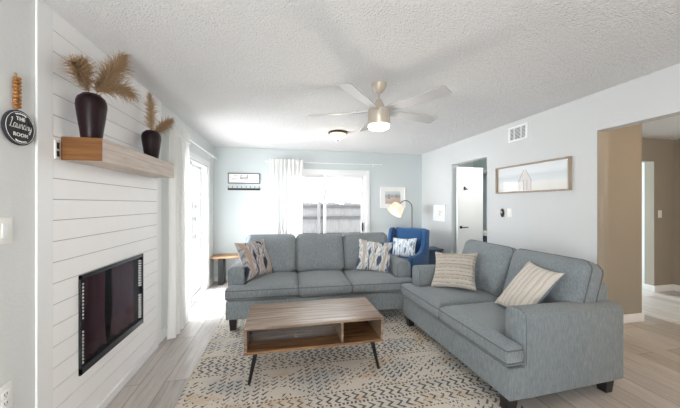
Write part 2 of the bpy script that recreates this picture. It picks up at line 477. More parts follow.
def wall_holes(mb, axis, plane0, plane1, a0, a1, z0, z1, holes):
    """wall slab with rectangular holes; axis 'x' means slab spans plane0..plane1 in x and a along y"""
    cuts = sorted({a0, a1} | {h[0] for h in holes} | {h[1] for h in holes})
    for p, q in zip(cuts, cuts[1:]):
        zs = sorted({z0, z1} | {c for h in holes if h[0] <= p and h[1] >= q for c in h[2:]})
        for s_, e_ in zip(zs, zs[1:]):
            if any(h[0] <= p and h[1] >= q and h[2] <= s_ and h[3] >= e_ for h in holes): continue
            if axis == 'x': mb.box(plane0, plane1, p, q, s_, e_)
            else: mb.box(p, q, plane0, plane1, s_, e_)

# ------------------------------------------------------------------ the room
L, FP, B, RW, H, REAR = -1.211, -1.20, 5.42, 2.88, 2.44, -2.3
DL = (3.55, 5.00, 0, 2.03)      # left patio door hole (y0,y1,z0,z1)
DB = (.10, 1.655, 0, 2.00)      # back patio door hole (x0,x1,z0,z1)
DR = (3.506, 4.38, 0, 2.08)       # bathroom doorway
b = MB(); b.box(-1.38, 8.2, REAR - .15, 7.6, -.12, 0); struct('floor', b, MT['floor'])
b = MB(); b.box(-1.38, 8.2, REAR - .15, 7.6, H, H + .1); struct('ceiling', b, MT['popcorn'])
b = MB(); wall_holes(b, 'x', L - .15, L, REAR, B + .15, 0, H, [DL, (1.97, 2.752, .36, .968)]); struct('wall_left', b, MT['wall'])
b = MB(); wall_holes(b, 'y', B, B + .15, L, RW + .12, 0, H, [DB]); struct('wall_back', b, MT['wall_blue'])
b = MB(); wall_holes(b, 'x', RW, RW + .12, REAR, B, 0, H, [DR, (-1.7, 2.07, 0, 2.085)]); struct('wall_right', b, MT['wall_dimmed'])
b = MB(); wall_holes(b, 'y', REAR - .15, REAR, L, 6.4, 0, H, [(-1.1, 0, .3, 2.2), (4.5, 5.4, 1.1, 2.0)]); struct('wall_rear', b, MT['wall'])
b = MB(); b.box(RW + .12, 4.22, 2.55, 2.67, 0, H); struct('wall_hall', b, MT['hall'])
b = MB(); b.box(4.10, 4.22, 2.67, 7.45, 0, H); struct('wall_passage', b, MT['bath'])
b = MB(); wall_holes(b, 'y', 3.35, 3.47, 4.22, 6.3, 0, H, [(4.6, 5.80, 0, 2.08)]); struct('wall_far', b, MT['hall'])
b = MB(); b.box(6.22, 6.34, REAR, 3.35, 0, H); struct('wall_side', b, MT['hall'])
b = MB(); b.box(RW + .12, 8.2, 7.45, 7.6, 0, H); struct('wall_beyond', b, MT['wall'])
b = MB(); b.box(5.80, 5.95, 3.47, 7.45, 0, H); struct('wall_beyond_side', b, MT['wall'])
b = MB(); b.box(RW + .12, 4.10, 5.42, 5.54, 0, H); struct('wall_bathroom', b, MT['bath'])
for n_, (xa, xb, za, zb) in enumerate(((-1.1, 0, .3, 2.2), (4.5, 5.4, 1.1, 2.0))):  # unseen rear windows, added to let more light in
    b = MB(); fr_ = .06
    b.box(xa, xb, REAR - .12, REAR - .02, za, za + fr_); b.box(xa, xb, REAR - .12, REAR - .02, zb - fr_, zb)
    k = 3
    for i in range(k + 1):
        xm = xa + (xb - xa - fr_) * i / k; b.box(xm, xm + fr_, REAR - .12, REAR - .02, za + fr_, zb - fr_)
    w = struct('added_window_%d' % (n_ + 1), b, MT['white'])
    b = MB(); b.box(xa + fr_, xb - fr_, REAR - .09, REAR - .084, za + fr_, zb - fr_); b.build('pane', MT['glass'], w)

# outside: patio slab, sight-line fences
b = MB(); b.box(-9, 11, 7.62, 13, -.2, -.06); b.box(-9, -1.39, -4, 7.62, -.2, -.06); b.box(-1.39, 2.98, 5.58, 7.62, -.2, -.06)
struct('ground', b, MT['concrete'])

def fence(name, loc, rz, length, hgt, label, mat, seed):
    r_ = random.Random(seed)
    root = empty(name, loc, rz, label, 'fence', 'board fences outside')
    b = MB(); x = 0
    while x < length:
        w = .138; h_ = hgt + r_.uniform(-.05, .04); yo = r_.uniform(-.004, .004)
        b.prism([(x, 0), (x + w, 0), (x + w, h_ - .03), (x + w - .03, h_), (x + .03, h_), (x, h_ - .03)], 'y', yo, yo + .018)
        x += w + r_.uniform(.0, .0015)
    b.build('picket_panel', mat, root)
    for z in (.45, .98, hgt - .18):
        b = MB(); b.box(0, length, -.042, -.006, z, z + .085, .004, 1); b.build('rail', MT['rail'], root)
    for i in range(int(length / 2.4) + 1):
        b = MB(); b.box(i * 2.4 + .3, i * 2.4 + .39, -.135, -.045, -.0, hgt + .02, .004, 1); b.build('post', mat, root)
MT['rail'] = wood('weathered grey rail', (.05, .05, .055), (.11, .11, .115), (.2, .2, .2), 0, .85)
fence('fence', (-4.0, 8.9, -.06), 0, 10.0, 1.52, 'weathered white board fence outside the back patio door', MT['fence'], 3)
fence('fence', (-3.7, -1.0, -.06), PI / 2, 9.0, 1.6, 'tan cedar board fence outside the left patio door', MT['fence_tan'], 4)

# baseboards
def base(name, *a):
    b = MB(); x0, x1, y0, y1 = a; b.box(x0, x1, y0, y1, 0, .10, .004, 2); struct(name, b, MT['white'])
base('baseboard_back', L + .0, .02, B - .016, B); base('baseboard_back_right', 1.76, RW, B - .016, B)
base('baseboard_left', L, L + .016, REAR, 1.676); base('baseboard_left_far', L, L + .016, 3.155, 3.475); base('baseboard_left_corner', L, L + .016, 5.10, B - .017)
base('baseboard_right', RW - .016, RW, 2.07, 3.50); base('baseboard_right_far', RW - .016, RW, 4.39, B - .017)
base('baseboard_hall', RW + .12, 4.22, 2.534, 2.55); base('baseboard_passage', 4.22, 4.236, 2.534, 3.35)
base('baseboard_jamb', RW - .016, RW + .136, 2.054, 2.07)
base('baseboard_beyond', 5.784, 5.80, 3.35, 7.4); base('baseboard_far', 5.784, 6.22, 3.334, 3.35); base('baseboard_side', 6.204, 6.22, REAR, 3.333)
b = MB(); b.box(RW - .003, RW + .123, 2.062, 2.0705, .10, 2.085); struct('trim_jamb', b, MT['hall'])  # thin sheet giving the jamb end the shade-tinted hall colour

# ------------------------------------------------------------------ shiplap fireplace wall
Y0, Y1 = 1.679, 3.15
b = MB(); wall_holes(b, 'x', L + .0005, L + .008, Y0 + .01, Y1 - .01, 0, H, [(1.97, 2.752, .36, .968)]); struct('trim_backing', b, MT['gap'])
b = MB(); pitch = .1135; gap = .0042; z = 2.333 - pitch * 21 
z = 2.333 - pitch * 20
k = 0
zs = []
zz = 2.333
while zz > 0: zz -= pitch
zz = max(zz, -pitch)
while zz < H: zs.append(zz); zz += pitch
for z in zs:
    a, c = max(z + gap / 2, .0), min(z + pitch - gap / 2, H - .001)
    if c - a < .004: continue
    parts = []
    hole = (1.97, 2.752, .36, .968)
    if c <= hole[2] or a >= hole[3]: parts.append((Y0 + .1, 3.055, a, c))
    else:
        parts += [(Y0 + .1, hole[0], a, c), (hole[1], 3.055, a, c)]
        if a < hole[2]: parts.append((hole[0], hole[1], a, hole[2]))
        if c > hole[3]: parts.append((hole[0], hole[1], hole[3], c))
    for (p, q, r_, s_) in parts: b.box(L + .006, FP, p, q, r_, s_)
o = b.build('wall_fireplace', MT['shiplap']); tag(o, kind='structure')
b = MB(); b.box(L + .001, FP + .001, Y0, Y0 + .1, 0, H - .001, .002, 1); struct('trim_1', b, MT['white'])
b = MB(); b.box(L + .001, FP + .001, 3.055, Y1, 0, H - .001, .002, 1); struct('trim_2', b, MT['white'])
b = MB(); b.box(FP, FP + .014, Y0 + .1, 3.055, 0, .06, .003, 1); struct('baseboard_fireplace', b, MT['white'])

# fireplace insert
fx = FP + .006
root = empty('fireplace', (FP, 2.361, .36), 0, 'black recessed fireplace insert with glass front set in white shiplap', 'fireplace')
W2, HH = .391, .608     # half width, height; local x out of wall is +x
b = MB()
for (y0, y1, z0, z1) in ((-W2, W2, HH - .028, HH), (-W2, W2, 0, .045), (-W2, -W2 + .016, 0, HH), (W2 - .016, W2, 0, HH)): b.box(-.02, .012, y0 + .001, y1 - .001, z0 + .001, z1 - .001, .002, 1)
b.build('frame', MT['frame_metal'] if 'frame_metal' in MT else MT.setdefault('frame_metal', plain('gloss black steel', (.05, .056, .064), .16, .7)), root)
for sgn in (-1, 1):
    ya, yb = sorted((sgn * (W2 - .017), sgn * (W2 - .044)))
    b = MB(); b.box(-.03, -.012, ya, yb, .046, HH - .029); g = b.build('side_column', MT['black'], root)
    b = MB(); k = 0; zq = .06
    while zq < HH - .05:
        if not (.26 < zq < .33): b.box(-.012, .004, ya + .003, yb - .003, zq, zq + .010)
        zq += .021
    b.build('reflection_teeth', MT['white'], g)  # white teeth stand in for shiplap reflections in the side frame
b = MB()
X0 = -.42
b.box(X0 - .02, X0, -W2 + .02, W2 - .02, .02, HH - .02); b.box(X0, -.03, -W2 + .02, -W2 + .05, .02, HH - .02); b.box(X0, -.03, W2 - .05, W2 - .02, .02, HH - .02)
b.box(X0, -.03, -W2 + .05, W2 - .05, .02, .045); b.box(X0, -.03, -W2 + .05, W2 - .05, HH - .04, HH - .02)
b.build('firebox', plain('sooty firebrick', (.035, .03, .03), .9, var=.4, scale=14), root)
mesh_mat = sheer('chain mesh', (.24, .16, .19), .1, .10, (400, 400, 400))
for sgn in (-1, 1):
    b = MB(); wdt = .30
    def cf(u, v, sgn=sgn):
        y = sgn * (.345 - wdt * u * (1 - .10 * (1 - v) * math.sin(v * 3)))
        return (-.045 + .020 * math.sin(u * 44) * (.5 + .5 * (1 - v)) - .008 * math.sin(u * 19 + 1), y, .05 + v * (HH - .09))
    b.grid(cf, 90, 8); b.build('mesh_curtain', mesh_mat, root)
b = MB(); b.tube([(-.09, -.34, HH - .045), (-.09, .34, HH - .045)], .005); b.build('curtain_rod', MT['black'], root)
b = MB(); 
for yy_ in (-.18, -.09, 0, .09, .18): b.tube([(-.34, yy_, .11), (-.12, yy_, .11), (-.10, yy_, .14)], .007, 6)
for xx_ in (-.32, -.15): b.tube([(xx_, -.22, .10), (xx_, .22, .10)], .007, 6)
for xx_, yy_ in ((-.32, -.2), (-.32, .2), (-.15, -.2), (-.15, .2)): b.tube([(xx_, yy_, .045), (xx_, yy_, .10)], .007, 6)
b.build('log_grate', MT['black'], root)
b = MB(); b.box(-.012, -.008, -W2 + .047, W2 - .047, .046, HH - .029); b.build('glass_front', MT['smoked'], root)

# mantel shelf
root = empty('mantel_shelf', (FP, 2.372, 1.64), 0, 'chunky box mantel of pale oak with a stained end, above the fireplace', 'mantel')
b = MB(); b.box(0.002, .20, -.535, .539, .004, .135, .003, 1); b.build('shelf_box', MT['mantel'], root)
b = MB(); b.box(0.002, .199, -.541, -.535, .004, .1345, .002, 1); o = b.build('end_panel', MT['mantel_end'], root); o['label'] = 'amber brown end panel'
b = MB()
root2 = root
# cable plate on the shiplap beside the mantel's end
root = empty('cable_plate', (FP, 1.803, 1.693), 0, 'small white cable plate with a dark slot on shiplap beside mantel end', 'wall plate')
b = MB(); b.box(0, .007, -.020, .020, -.050, .050, .003, 2); b.build('plate', MT['plate'], root)
b = MB(); b.box(.0071, .010, -.010, .006, -.036, -.005); b.box(.0071, .010, -.010, .006, .006, .04); b.build('slot', MT['black'], root)

# vases and pampas
def vase(loc, h, r, label):
    root = empty('vase', loc, 0, label, 'vase', 'dark vases on the mantel')
    prof = [(0, .004), (r * .62, .0), (r * .68, .006), (r * .76, h * .22), (r * .90, h * .50), (r * 1.0, h * .74), (r * .98, h * .84), (r * .88, h * .92), (r * .68, h * .975), (r * .55, h * .99)]
    b = MB(); b.lathe(prof, 40); b.build('body', MT['vase'], root)
    b = MB(); b.lathe([(r * .55, h * .985), (r * .60, h * 1.0), (r * .56, h * 1.006), (r * .48, h * .985), (r * .46, h * .8), (0, h * .78)], 40); b.build('neck', MT['vase'], root)
    return root
def bez(p, t):
    p = [Vector(q) for q in p]
    while len(p) > 1: p = [a.lerp(c, t) for a, c in zip(p, p[1:])]
    return p[0]
def pampas(pts, plume_from, width, label, seed, mat, n=900, ln=.05):
    r_ = random.Random(seed)
    o0 = Vector(pts[0]); root = empty('pampas_stem', o0, 0, label, 'dried pampas', 'pampas plumes on the mantel')
    loc = [Vector(p) - o0 for p in pts]
    b = MB(); b.tube([bez(loc, i / 14) for i in range(15)], [.0028 - .0015 * i / 14 for i in range(15)], 6); b.build('stem', MT['pampas2'], root)
    t = bmesh.new()
    for _ in range(int(n * 1.8)):
        u = r_.random(); s_ = plume_from + (1 - plume_from) * u
        p = bez(loc, s_); d = (bez(loc, min(1, s_ + .02)) - bez(loc, s_ - .02)).normalized()
        a = d.orthogonal().normalized(); a.rotate(Matrix.Rotation(r_.uniform(0, 2 * PI), 3, d))
        env = (math.sin(PI * min(1, (u * .82 + .14))) ** .7)
        k = r_.random()
        q0 = p + a * width * env * .15 * k
        dirv = (d * r_.uniform(.5, 1.1) + a * r_.uniform(.25, 1.0) * (.4 + env) + Vector((0, 0, -.35 * k))).normalized()
        l_ = ln * r_.choice((.5, .7, .9, 1.1, 1.6)) * (.45 + .75 * env)
        q1 = q0 + dirv * l_ * .55; q2 = q0 + dirv * l_ + Vector((0, 0, -.012 * r_.random())) + a * .004
        wv = dirv.cross(Vector((r_.uniform(-1, 1), r_.uniform(-1, 1), r_.uniform(-1, 1)))).normalized() * r_.uniform(.0006, .0016)
        v = [t.verts.new(q) for q in (q0 - wv * .5, q0 + wv * .5, q1 + wv, q1 - wv, q2)]
        t.faces.new((v[0], v[1], v[2], v[3])); t.faces.new((v[3], v[2], v[4]))
    b = MB(); b._merge(t); b.build('plume', mat, root)
zt = 1.7755
vase((-1.10, 1.915, zt), .268, .073, 'dark oxblood vase with pampas nearest the laundry sign on the mantel')
vase((-1.10, 2.69, zt), .252, .073, 'dark oxblood vase with pampas at the curtain end of the mantel')
vz = zt + .24
pampas([(-1.10, 1.925, vz), (-1.08, 1.98, vz + .13), (-1.05, 2.02, vz + .20), (-1.03, 2.11, vz + .36)], .16, .042, 'big fluffy tan pampas plume leaning up from the nearer vase', 1, MT['pampas'], 1400, .062)
pampas([(-1.10, 1.925, vz), (-1.06, 1.99, vz + .10), (-1.02, 2.04, vz + .16), (-1.00, 2.15, vz + .13)], .25, .045, 'drooping tan pampas plume hanging off the nearer vase toward the room', 2, MT['pampas'], 550, .06)
pampas([(-1.10, 1.905, vz), (-1.10, 1.87, vz + .08), (-1.10, 1.85, vz + .13), (-1.11, 1.855, vz + .20)], .3, .036, 'upright tan pampas tuft on the wall side of the nearer vase', 3, MT['pampas'], 700, .045)
pampas([(-1.10, 1.905, vz), (-1.09, 1.86, vz + .06), (-1.09, 1.81, vz + .11), (-1.09, 1.75, vz + .14)], .2, .03, 'thin tan pampas tuft pointing toward the laundry sign', 4, MT['pampas'], 420, .05)
vz = zt + .222
pampas([(-1.10, 2.685, vz), (-1.10, 2.68, vz + .12), (-1.10, 2.68, vz + .2), (-1.11, 2.68, vz + .34)], .10, .036, 'tall straight pale pampas plume in the vase by the curtain', 5, MT['pampas2'], 800, .045)
pampas([(-1.10, 2.70, vz), (-1.07, 2.76, vz + .07), (-1.04, 2.82, vz + .13), (-1.02, 2.90, vz + .19)], .12, .04, 'short tan pampas plume tilted toward the curtain from the farther vase', 6, MT['pampas'], 700, .05)

# ------------------------------------------------------------------ text helper
def text_mesh(mb, s, size, M4, shear=0, bold=0, ext=.0008, align='CENTER', space=1):
    cu = bpy.data.curves.new('t', 'FONT'); cu.body = s; cu.size = size; cu.shear = shear; cu.offset = bold; cu.extrude = ext
    cu.align_x = align; cu.align_y = 'CENTER'; cu.space_character = space
    ob = bpy.data.objects.new('t', cu); C.objects.link(ob)
    dg = bpy.context.evaluated_depsgraph_get(); me = bpy.data.meshes.new_from_object(ob.evaluated_get(dg))
    t = bmesh.new(); t.from_mesh(me); mb._merge(t, M4)
    bpy.data.objects.remove(ob); bpy.data.curves.remove(cu); bpy.data.meshes.remove(me)

# handwriting strokes on a 0..1 x-height grid
SCRIPT = {
 'L': ([(.15, 1.75), (.35, 1.95), (.42, 1.7), (.28, .9), (.15, .2), (.02, .05), (.1, .16), (.3, .06), (.62, .0), (.8, .15)], .75),
 'a': ([(.6, .85), (.3, .98), (.08, .6), (.12, .1), (.4, .05), (.58, .5), (.62, .9), (.58, .3), (.68, .02), (.85, .15)], .8),
 'u': ([(.05, .9), (.05, .35), (.18, .02), (.42, .15), (.56, .9), (.55, .25), (.66, .02), (.8, .15)], .76),
 'n': ([(.05, .9), (.06, .0), (.1, .5), (.32, .95), (.46, .75), (.46, .2), (.58, .02), (.74, .15)], .7),
 'd': ([(.6, .8), (.3, .95), (.08, .55), (.14, .08), (.42, .08), (.6, .7), (.66, 1.9), (.6, .3), (.7, .02), (.85, .15)], .8),
 'r': ([(.05, .5), (.16, .95), (.22, .8), (.38, .85), (.36, .3), (.46, .02), (.6, .15)], .56),
 'y': ([(.05, .9), (.08, .3), (.24, .1), (.46, .4), (.54, .9), (.48, -.3), (.26, -.8), (.1, -.55), (.4, -.1), (.7, .2)], .7),
 'b': ([(.02, .2), (.22, 1.2), (.3, 1.9), (.14, 1.6), (.1, .3), (.24, .0), (.46, .25), (.42, .7), (.26, .7), (.6, .62)], .6),
 'e': ([(.02, .3), (.4, .55), (.34, .95), (.12, .75), (.1, .2), (.34, .0), (.58, .2)], .56),
 'c': ([(.52, .8), (.34, .97), (.1, .6), (.14, .1), (.4, .0), (.6, .18)], .58),
 'h': ([(.02, .2), (.24, 1.3), (.28, 1.9), (.14, 1.5), (.08, .0), (.16, .6), (.38, .92), (.46, .5), (.48, .1), (.62, .02), (.78, .2)], .74),
}
def script(mb, word, xh, thick, M4, slant=.28):
    x = 0; tot = sum(SCRIPT[c][1] for c in word)
    for c in word:
        pts, adv = SCRIPT[c]
        P = [Vector((x + p[0] - tot / 2 + slant * p[1] * .5, p[1], 0)) for p in pts]
        out = []
        for i in range(len(P) - 1):
            p0, p1, p2, p3 = P[max(i - 1, 0)], P[i], P[i + 1], P[min(i + 2, len(P) - 1)]
            for k in range(4):
                t = k / 4
                out.append(.5 * ((2 * p1) + (p2 - p0) * t + (2 * p0 - 5 * p1 + 4 * p2 - p3) * t * t + (3 * p1 - p0 - 3 * p2 + p3) * t ** 3))
        out.append(P[-1])
        t = bmesh.new()
        vs = []
        for i, q in enumerate(out):
            d = (out[min(i + 1, len(out) - 1)] - out[max(i - 1, 0)]); d = d.normalized() if d.length > 1e-9 else Vector((1, 0, 0))
            nrm = Vector((-d.y, d.x, 0)); w = thick * (.65 + .55 * abs(d.y))
            vs.append((t.verts.new((q * xh + nrm * w)), t.verts.new((q * xh - nrm * w))))
        for a, c_ in zip(vs, vs[1:]):
            t.faces.new((a[0], c_[0], c_[1], a[1]))
        mb._merge(t, M4); x += adv

# laundry sign
root = empty('laundry_sign', (L, 1.583, 1.755), 0, 'round black laundry room sign hanging by amber beads on the wall', 'sign')
b = MB(); b.lathe([(0, .004), (.080, .004), (.081, .006), (.081, .014), (.079, .016), (0, .016)], 48, Matrix.Rotation(PI / 2, 4, 'Y')); b.build('disc', plain('matt charcoal board', (.025, .027, .035), .7), root)
b = MB(); b.tube([(.0165, .073 * math.cos(a), .073 * math.sin(a)) for a in [2 * PI * i / 64 for i in range(64)]], .0009, 6, True)
Ms = basis((0, 1, 0), (0, 0, 1), (.0168, 0, 0))
text_mesh(b, 'THE', .024, Ms @ Matrix.Translation((0, .040, 0)), bold=.0002, space=1.1)
script(b, 'Laundry', .0225, .0016, Ms @ Matrix.Translation((0, -.004, .0006)))
text_mesh(b, 'ROOM', .024, Ms @ Matrix.Translation((0, -.034, 0)), bold=.0002, space=1.1)
for sg in (1, -1):
    for k in (-3, -2, -1, 0, 1, 2, 3):
        a = sg * PI / 2 + k * .13; r0 = .062
        b.tube([(.0172, r0 * math.cos(a - .05), r0 * math.sin(a - .05)), (.0172, (r0 + .005) * math.cos(a + .05), (r0 + .005) * math.sin(a + .05))], .0021, 5)
b.build('lettering', MT['plate'], root)
b = MB()
for k in range(9):
    z = .092 + k * .0165
    b.ball((.012, -.0205, z), .0095, 10, (1, 1, .85)); b.ball((.012, -.0035, z + .004), .0095, 10, (1, 1, .85))
b.build('bead_strand', MT['bead'], root)
b = MB(); b.tube([(.010, -.016, .07), (.012, -.017, .15), (.010, -.012, .245), (.012, -.007, .15), (.010, -.008, .07)], .0018, 6); b.ball((.006, -.012, .246), .006); b.build('cord', plain('jute cord', (.35, .25, .15), .9), root)

def wall_plate(name, loc, rz, w, h, label, cat, kind):
    """plate on a wall; local +x is out of the wall"""
    root = empty(name, loc, rz, label, cat, 'white wall switches' if cat == 'light switch' else None)
    b = MB(); b.box(0, .006, -w / 2, w / 2, -h / 2, h / 2, .0025, 2); b.build('plate', MT['plate'], root)
    if kind == 'switch':
        b = MB(); b.box(.0061, .010, -.017, .017, -.033, .033, .002, 2); b.build('rocker', MT['white'], root)
    elif kind == 'double':
        for s_ in (-.023, .023):
            b = MB(); b.box(.0061, .010, s_ - .016, s_ + .016, -.033, .033, .002, 2); b.build('rocker', MT['white'], root)
    else:
        for zc in (-.02, .02):
            b = MB(); b.box(.0061, .009, -.016, .016, zc - .015, zc + .015, .003, 2); s1 = b.build('socket', MT['white'], root)
            b = MB()
            for ys_ in (-.006, .006): b.box(.0091, .0098, ys_ - .0012, ys_ + .0012, zc - .004, zc + .006)
            b.ball((.0092, 0, zc - .009), .002, 8); b.build('slot', MT['black'], s1)
    return root
wall_plate('light_switch', (L, 1.52, 1.282), 0, .074, .118, 'white rocker switch plate on the wall under the laundry sign', 'light switch', 'switch')
wall_plate('power_outlet', (L, 1.52, .534), 0, .074, .118, 'white power outlet low on the wall below the switch', 'outlet', 'outlet')

# ------------------------------------------------------------------ patio doors
def patio_door(name, M4, w, h, handle_side, panels):
    """opening w x h, local x along the opening, y 0 (room face) to .15 (outside)"""
    b = MB(); cw = .075
    b.box(-cw, .0, -.018, 0, 0, h + cw, .003, 1); b.box(w, w + cw, -.018, 0, 0, h + cw, .003, 1); b.box(0, w, -.018, 0, h, h + cw, .003, 1)
    for f_ in (('casing'),): 
        root = b.build(name, MT['white']); root.matrix_world = M4; root['kind'] = 'structure'
    b = MB(); j = .03
    b.box(0, j, 0, .15, .0, h); b.box(w - j, w, 0, .15, .0, h); b.box(j, w - j, 0, .15, h - j, h); b.box(j, w - j, 0.0, .15, -.02, .02); b.build('frame', MT['white'], root)
    for (a, c, y) in panels:
        st = .055; b = MB(); z0, z1 = .021, h - j
        b.box(a, a + st, y, y + .04, z0, z1, .003, 1); b.box(c - st, c, y, y + .04, z0, z1, .003, 1)
        b.box(a + st, c - st, y, y + .04, z0, z0 + .09, .003, 1); b.box(a + st, c - st, y, y + .04, z1 - st, z1, .003, 1)
        p = b.build('door_panel', MT['white'], root)
        b = MB(); b.box(a + st, c - st, y + .017, y + .023, z0 + .09, z1 - st); b.build('pane', MT['glass'], p)
    return root
wB = DB[1] - DB[0]
dB = patio_door('door_2', Matrix.Translation((DB[0], B, 0)), wB, DB[3], 1, [(.03, .765, .095), (.70, wB - .03, .03)])
b = MB(); b.box(wB - .082, wB - .062, -.012, .03, .86, 1.02, .004, 2); h_ = b.build('handle', MT['black'], dB); h_['label'] = 'black pull handle'
wL = DL[1] - DL[0]
dL = patio_door('door_1', basis((0, 1, 0), (-1, 0, 0), (L, DL[0], 0)), wL, DL[3], 1, [(.03, .76, .03), (.70, wL - .03, .095)])
b = MB(); b.box(wL - .085, wL - .05, .06, .095, .95, 1.14, .006, 2); b.build('handle', MT['white'], dL)

# ------------------------------------------------------------------ curtains and rods
def curtain_panel(name, M4, w, h, folds, seed, label, group=None, gather=.75, sweep=0):
    root = bpy.data.objects.new(name, None); C.objects.link(root); root.matrix_world = M4; tag(root, label, 'curtain', group or 'white patio door curtains')
    def f(u, v):
        z = h * v; amp = .032 * (1 - .35 * v) + .006
        ph = u * folds * 2 * PI + .8 * math.sin(u * 5 + seed) + .5 * math.sin(v * 2.2 + u * 7 + seed)
        xw = w * (1 - .10 * math.sin(PI * v) * .5)
        x = (u - .5) * xw + .010 * math.sin(ph * .5) + sweep * (1 - v) * (u - .4)
        y = amp * math.sin(ph) + .012 * noise.noise((u * 6, v * 3, seed))
        if v > .955: y *= .45
        return (x, y, z)
    b = MB(); b.grid(f, folds * 14, 36); b.build('panel', MT['curtain'], root, angle=180)
    def f2(u, v):
        p = f(u, .955 + .045 * v); return (p[0], p[1] * 1.6 - .008 - .006 * math.sin(u * folds * 6 * PI), p[2] + .03 * v)
    b = MB(); b.grid(f2, folds * 20, 4); b.build('gathered_heading', MT['curtain'], root, angle=180)
    return root
curtain_panel('curtain', basis((0, 1, 0), (1, 0, 0), (L + .09, 3.53, .012)) if False else basis((0, 1, 0), (-1, 0, 0), (L + .10, 3.41, .012)), .50, 2.20, 6, 1.3, 'white curtain panel hanging beside the fireplace over the left patio door', None, sweep=.05)
curtain_panel('curtain', Matrix.Translation((.085, B - .10, .012)), .62, 2.19, 8, 4.1, 'white sheer curtain panel at the left side of the back patio door')
def rod(loc, ln, axis, label):
    d = Vector((1, 0, 0)) if axis == 'x' else Vector((0, 1, 0)); o_ = Vector((0, 1, 0)) if axis == 'x' else Vector((-1, 0, 0))
    root = empty('curtain_rod', loc, 0, label, 'curtain rod', 'white curtain rods')
    b = MB(); b.cone((0, 0, 0), d * ln, .0095, .0095, 12); b.build('rod', MT['white'], root)
    for e, sg in ((Vector((0, 0, 0)), -1), (d * ln, 1)):
        b = MB(); b.ball(e + d * sg * .012, .016, 12); b.build('finial', MT['white'], root)
    for t in (.07, .94):
        b = MB(); p = d * ln * t; b.cone(p, p + o_ * .085, .006, .006, 8); b.box(*sum(([min(a, c), max(a, c)] for a, c in zip(p + o_ * .098 - d * .012 - Vector((0, 0, .03)), p + o_ * .082 + d * .012 + Vector((0, 0, .03)))), []))
        b.build('bracket', MT['white'], root)
rod((L + .10, 3.25, 2.19), 1.92, 'y', 'white curtain rod over the left patio door')
rod((-.28, B - .10, 2.185), 2.22, 'x', 'white curtain rod over the back patio door')

# ------------------------------------------------------------------ sofas
def sofa(name, loc, rz, W, D, n, label, dims, ext=.07):
    root = empty(name, loc, rz, label, 'sofa')
    fm, pm = MT['sofa'], MT['piping']
    aw, aset, zb, zs, zt_, arm_h = dims  # arm width, arm setback, base bottom, base top, seat top, arm height
    h2 = W / 2
    b = MB(); b.box(-h2 + .004, h2 - .004, 0.012, D - .02, zb + .002, zs, .010, 3); b.build('base', fm, root)
    for sx in (-1, 1):
        xa, xb = sorted((sx * h2, sx * (h2 - aw)))
        b = MB(); b.prism([(xa, zb), (xb, zb)] + [(xb - .055 + .055 * math.cos(PI / 2 * i / 5), arm_h - .055 + .055 * math.sin(PI / 2 * i / 5)) for i in range(6)] + [(xa + .055 - .055 * math.sin(PI / 2 * i / 5), arm_h - .055 + .055 * math.cos(PI / 2 * i / 5)) for i in range(6)], 'y', aset, D, .012, 2)
        if True:
            for v in b.bm.verts:
                k = (v.co.y - aset) / (D - aset)
                if v.co.z > arm_h - .1: v.co.z -= .022 * k ** 2
        arm = b.build('arm', fm, root, angle=60)
        b = MB(); r = .055; pts = []
        x0, x1, z0, z1 = xa + .004, xb - .004, zs + .01, arm_h - .004
        pts = [(x0, aset + .012, z0), (x0, aset + .012, z1 - r)] + [(x0 + r - r * math.cos(t), aset + .012, z1 - r + r * math.sin(t)) for t in [PI / 2 * i / 5 for i in range(1, 6)]]
        pts += [(x1 - r + r * math.sin(t), aset + .012, z1 - r + r * math.cos(t)) for t in [PI / 2 * i / 5 for i in range(6)]] + [(x1, aset + .012, z0)]
        b.tube(pts, .0055, 6); b.build('piping', pm, arm)
        for yy_ in (.07, D - .08):
            b = MB(); xc = sx * (h2 - .075)
            a_, c_ = .030, .040
            t = bmesh.new(); bmesh.ops.create_cone(t, cap_ends=True, segments=4, radius1=a_ * 1.41, radius2=c_ * 1.41, depth=zb)
            b._merge(t, Matrix.Translation((xc, yy_, zb / 2)) @ Matrix.Rotation(PI / 4, 4, 'Z')); b.build('foot', MT['blackwood'], root)
    b = MB(); b.box(-h2 + .09, h2 - .09, D - .16, D - .004, zs - .02, .80, .03, 3); b.build('back_frame', fm, root)
    sw = (W - 2 * aw) / n; th = zt_ - zs
    for i in range(n):
        x0, x1 = -h2 + aw + i * sw + .003, -h2 + aw + (i + 1) * sw - .003
        rects = [(x0, x1, -.012, D - .25)]
        if i == 0: rects.append((-h2 + .002, x1, -.012, aset - .008))
        if i == n - 1: rects.append((x0, h2 - .002, -.012, aset - .008))
        cushion('seat_cushion', root, rects, th - .012, fm, pm, Matrix.Translation((0, 0, zs + th / 2)), r=.06, crown=.030, seed=i * 3.1 + W, wrinkle=.004)
    # back cushions
    ch = .51
    tw = (W - 2 * aw + 2 * ext) / n
    for i in range(n):
        xc = -(W - 2 * aw + 2 * ext) / 2 + (i + .5) * tw
        M4 = Matrix.Translation((xc, D - .305, zt_ - .015)) @ Matrix.Rotation(math.radians(90 - 19), 4, 'X') @ Matrix.Rotation(rnd.uniform(-.012, .012), 4, 'Z')
        lo = -tw / 2 + .004
        cushion('back_cushion', root, [(lo, -lo, .0, ch)], .19, fm, pm, M4, r=.07, crown=.045, seed=i * 5.3 + W * 2, wrinkle=.022, corner=.075)
    return root
sf = sofa('sofa', (.49, 3.175, 0), math.radians(-2), 2.19, .93, 3, 'three seat grey sofa behind the coffee table, facing the camera', (.175, .13, .135, .335, .495, .685))
lv = sofa('sofa', (1.40, 2.30, 0), math.radians(-90 + 2.4), 1.51, 1.03, 2, 'two seat grey loveseat along the right wall beside the rug', (.165, .13, .115, .325, .485, .69), .10)

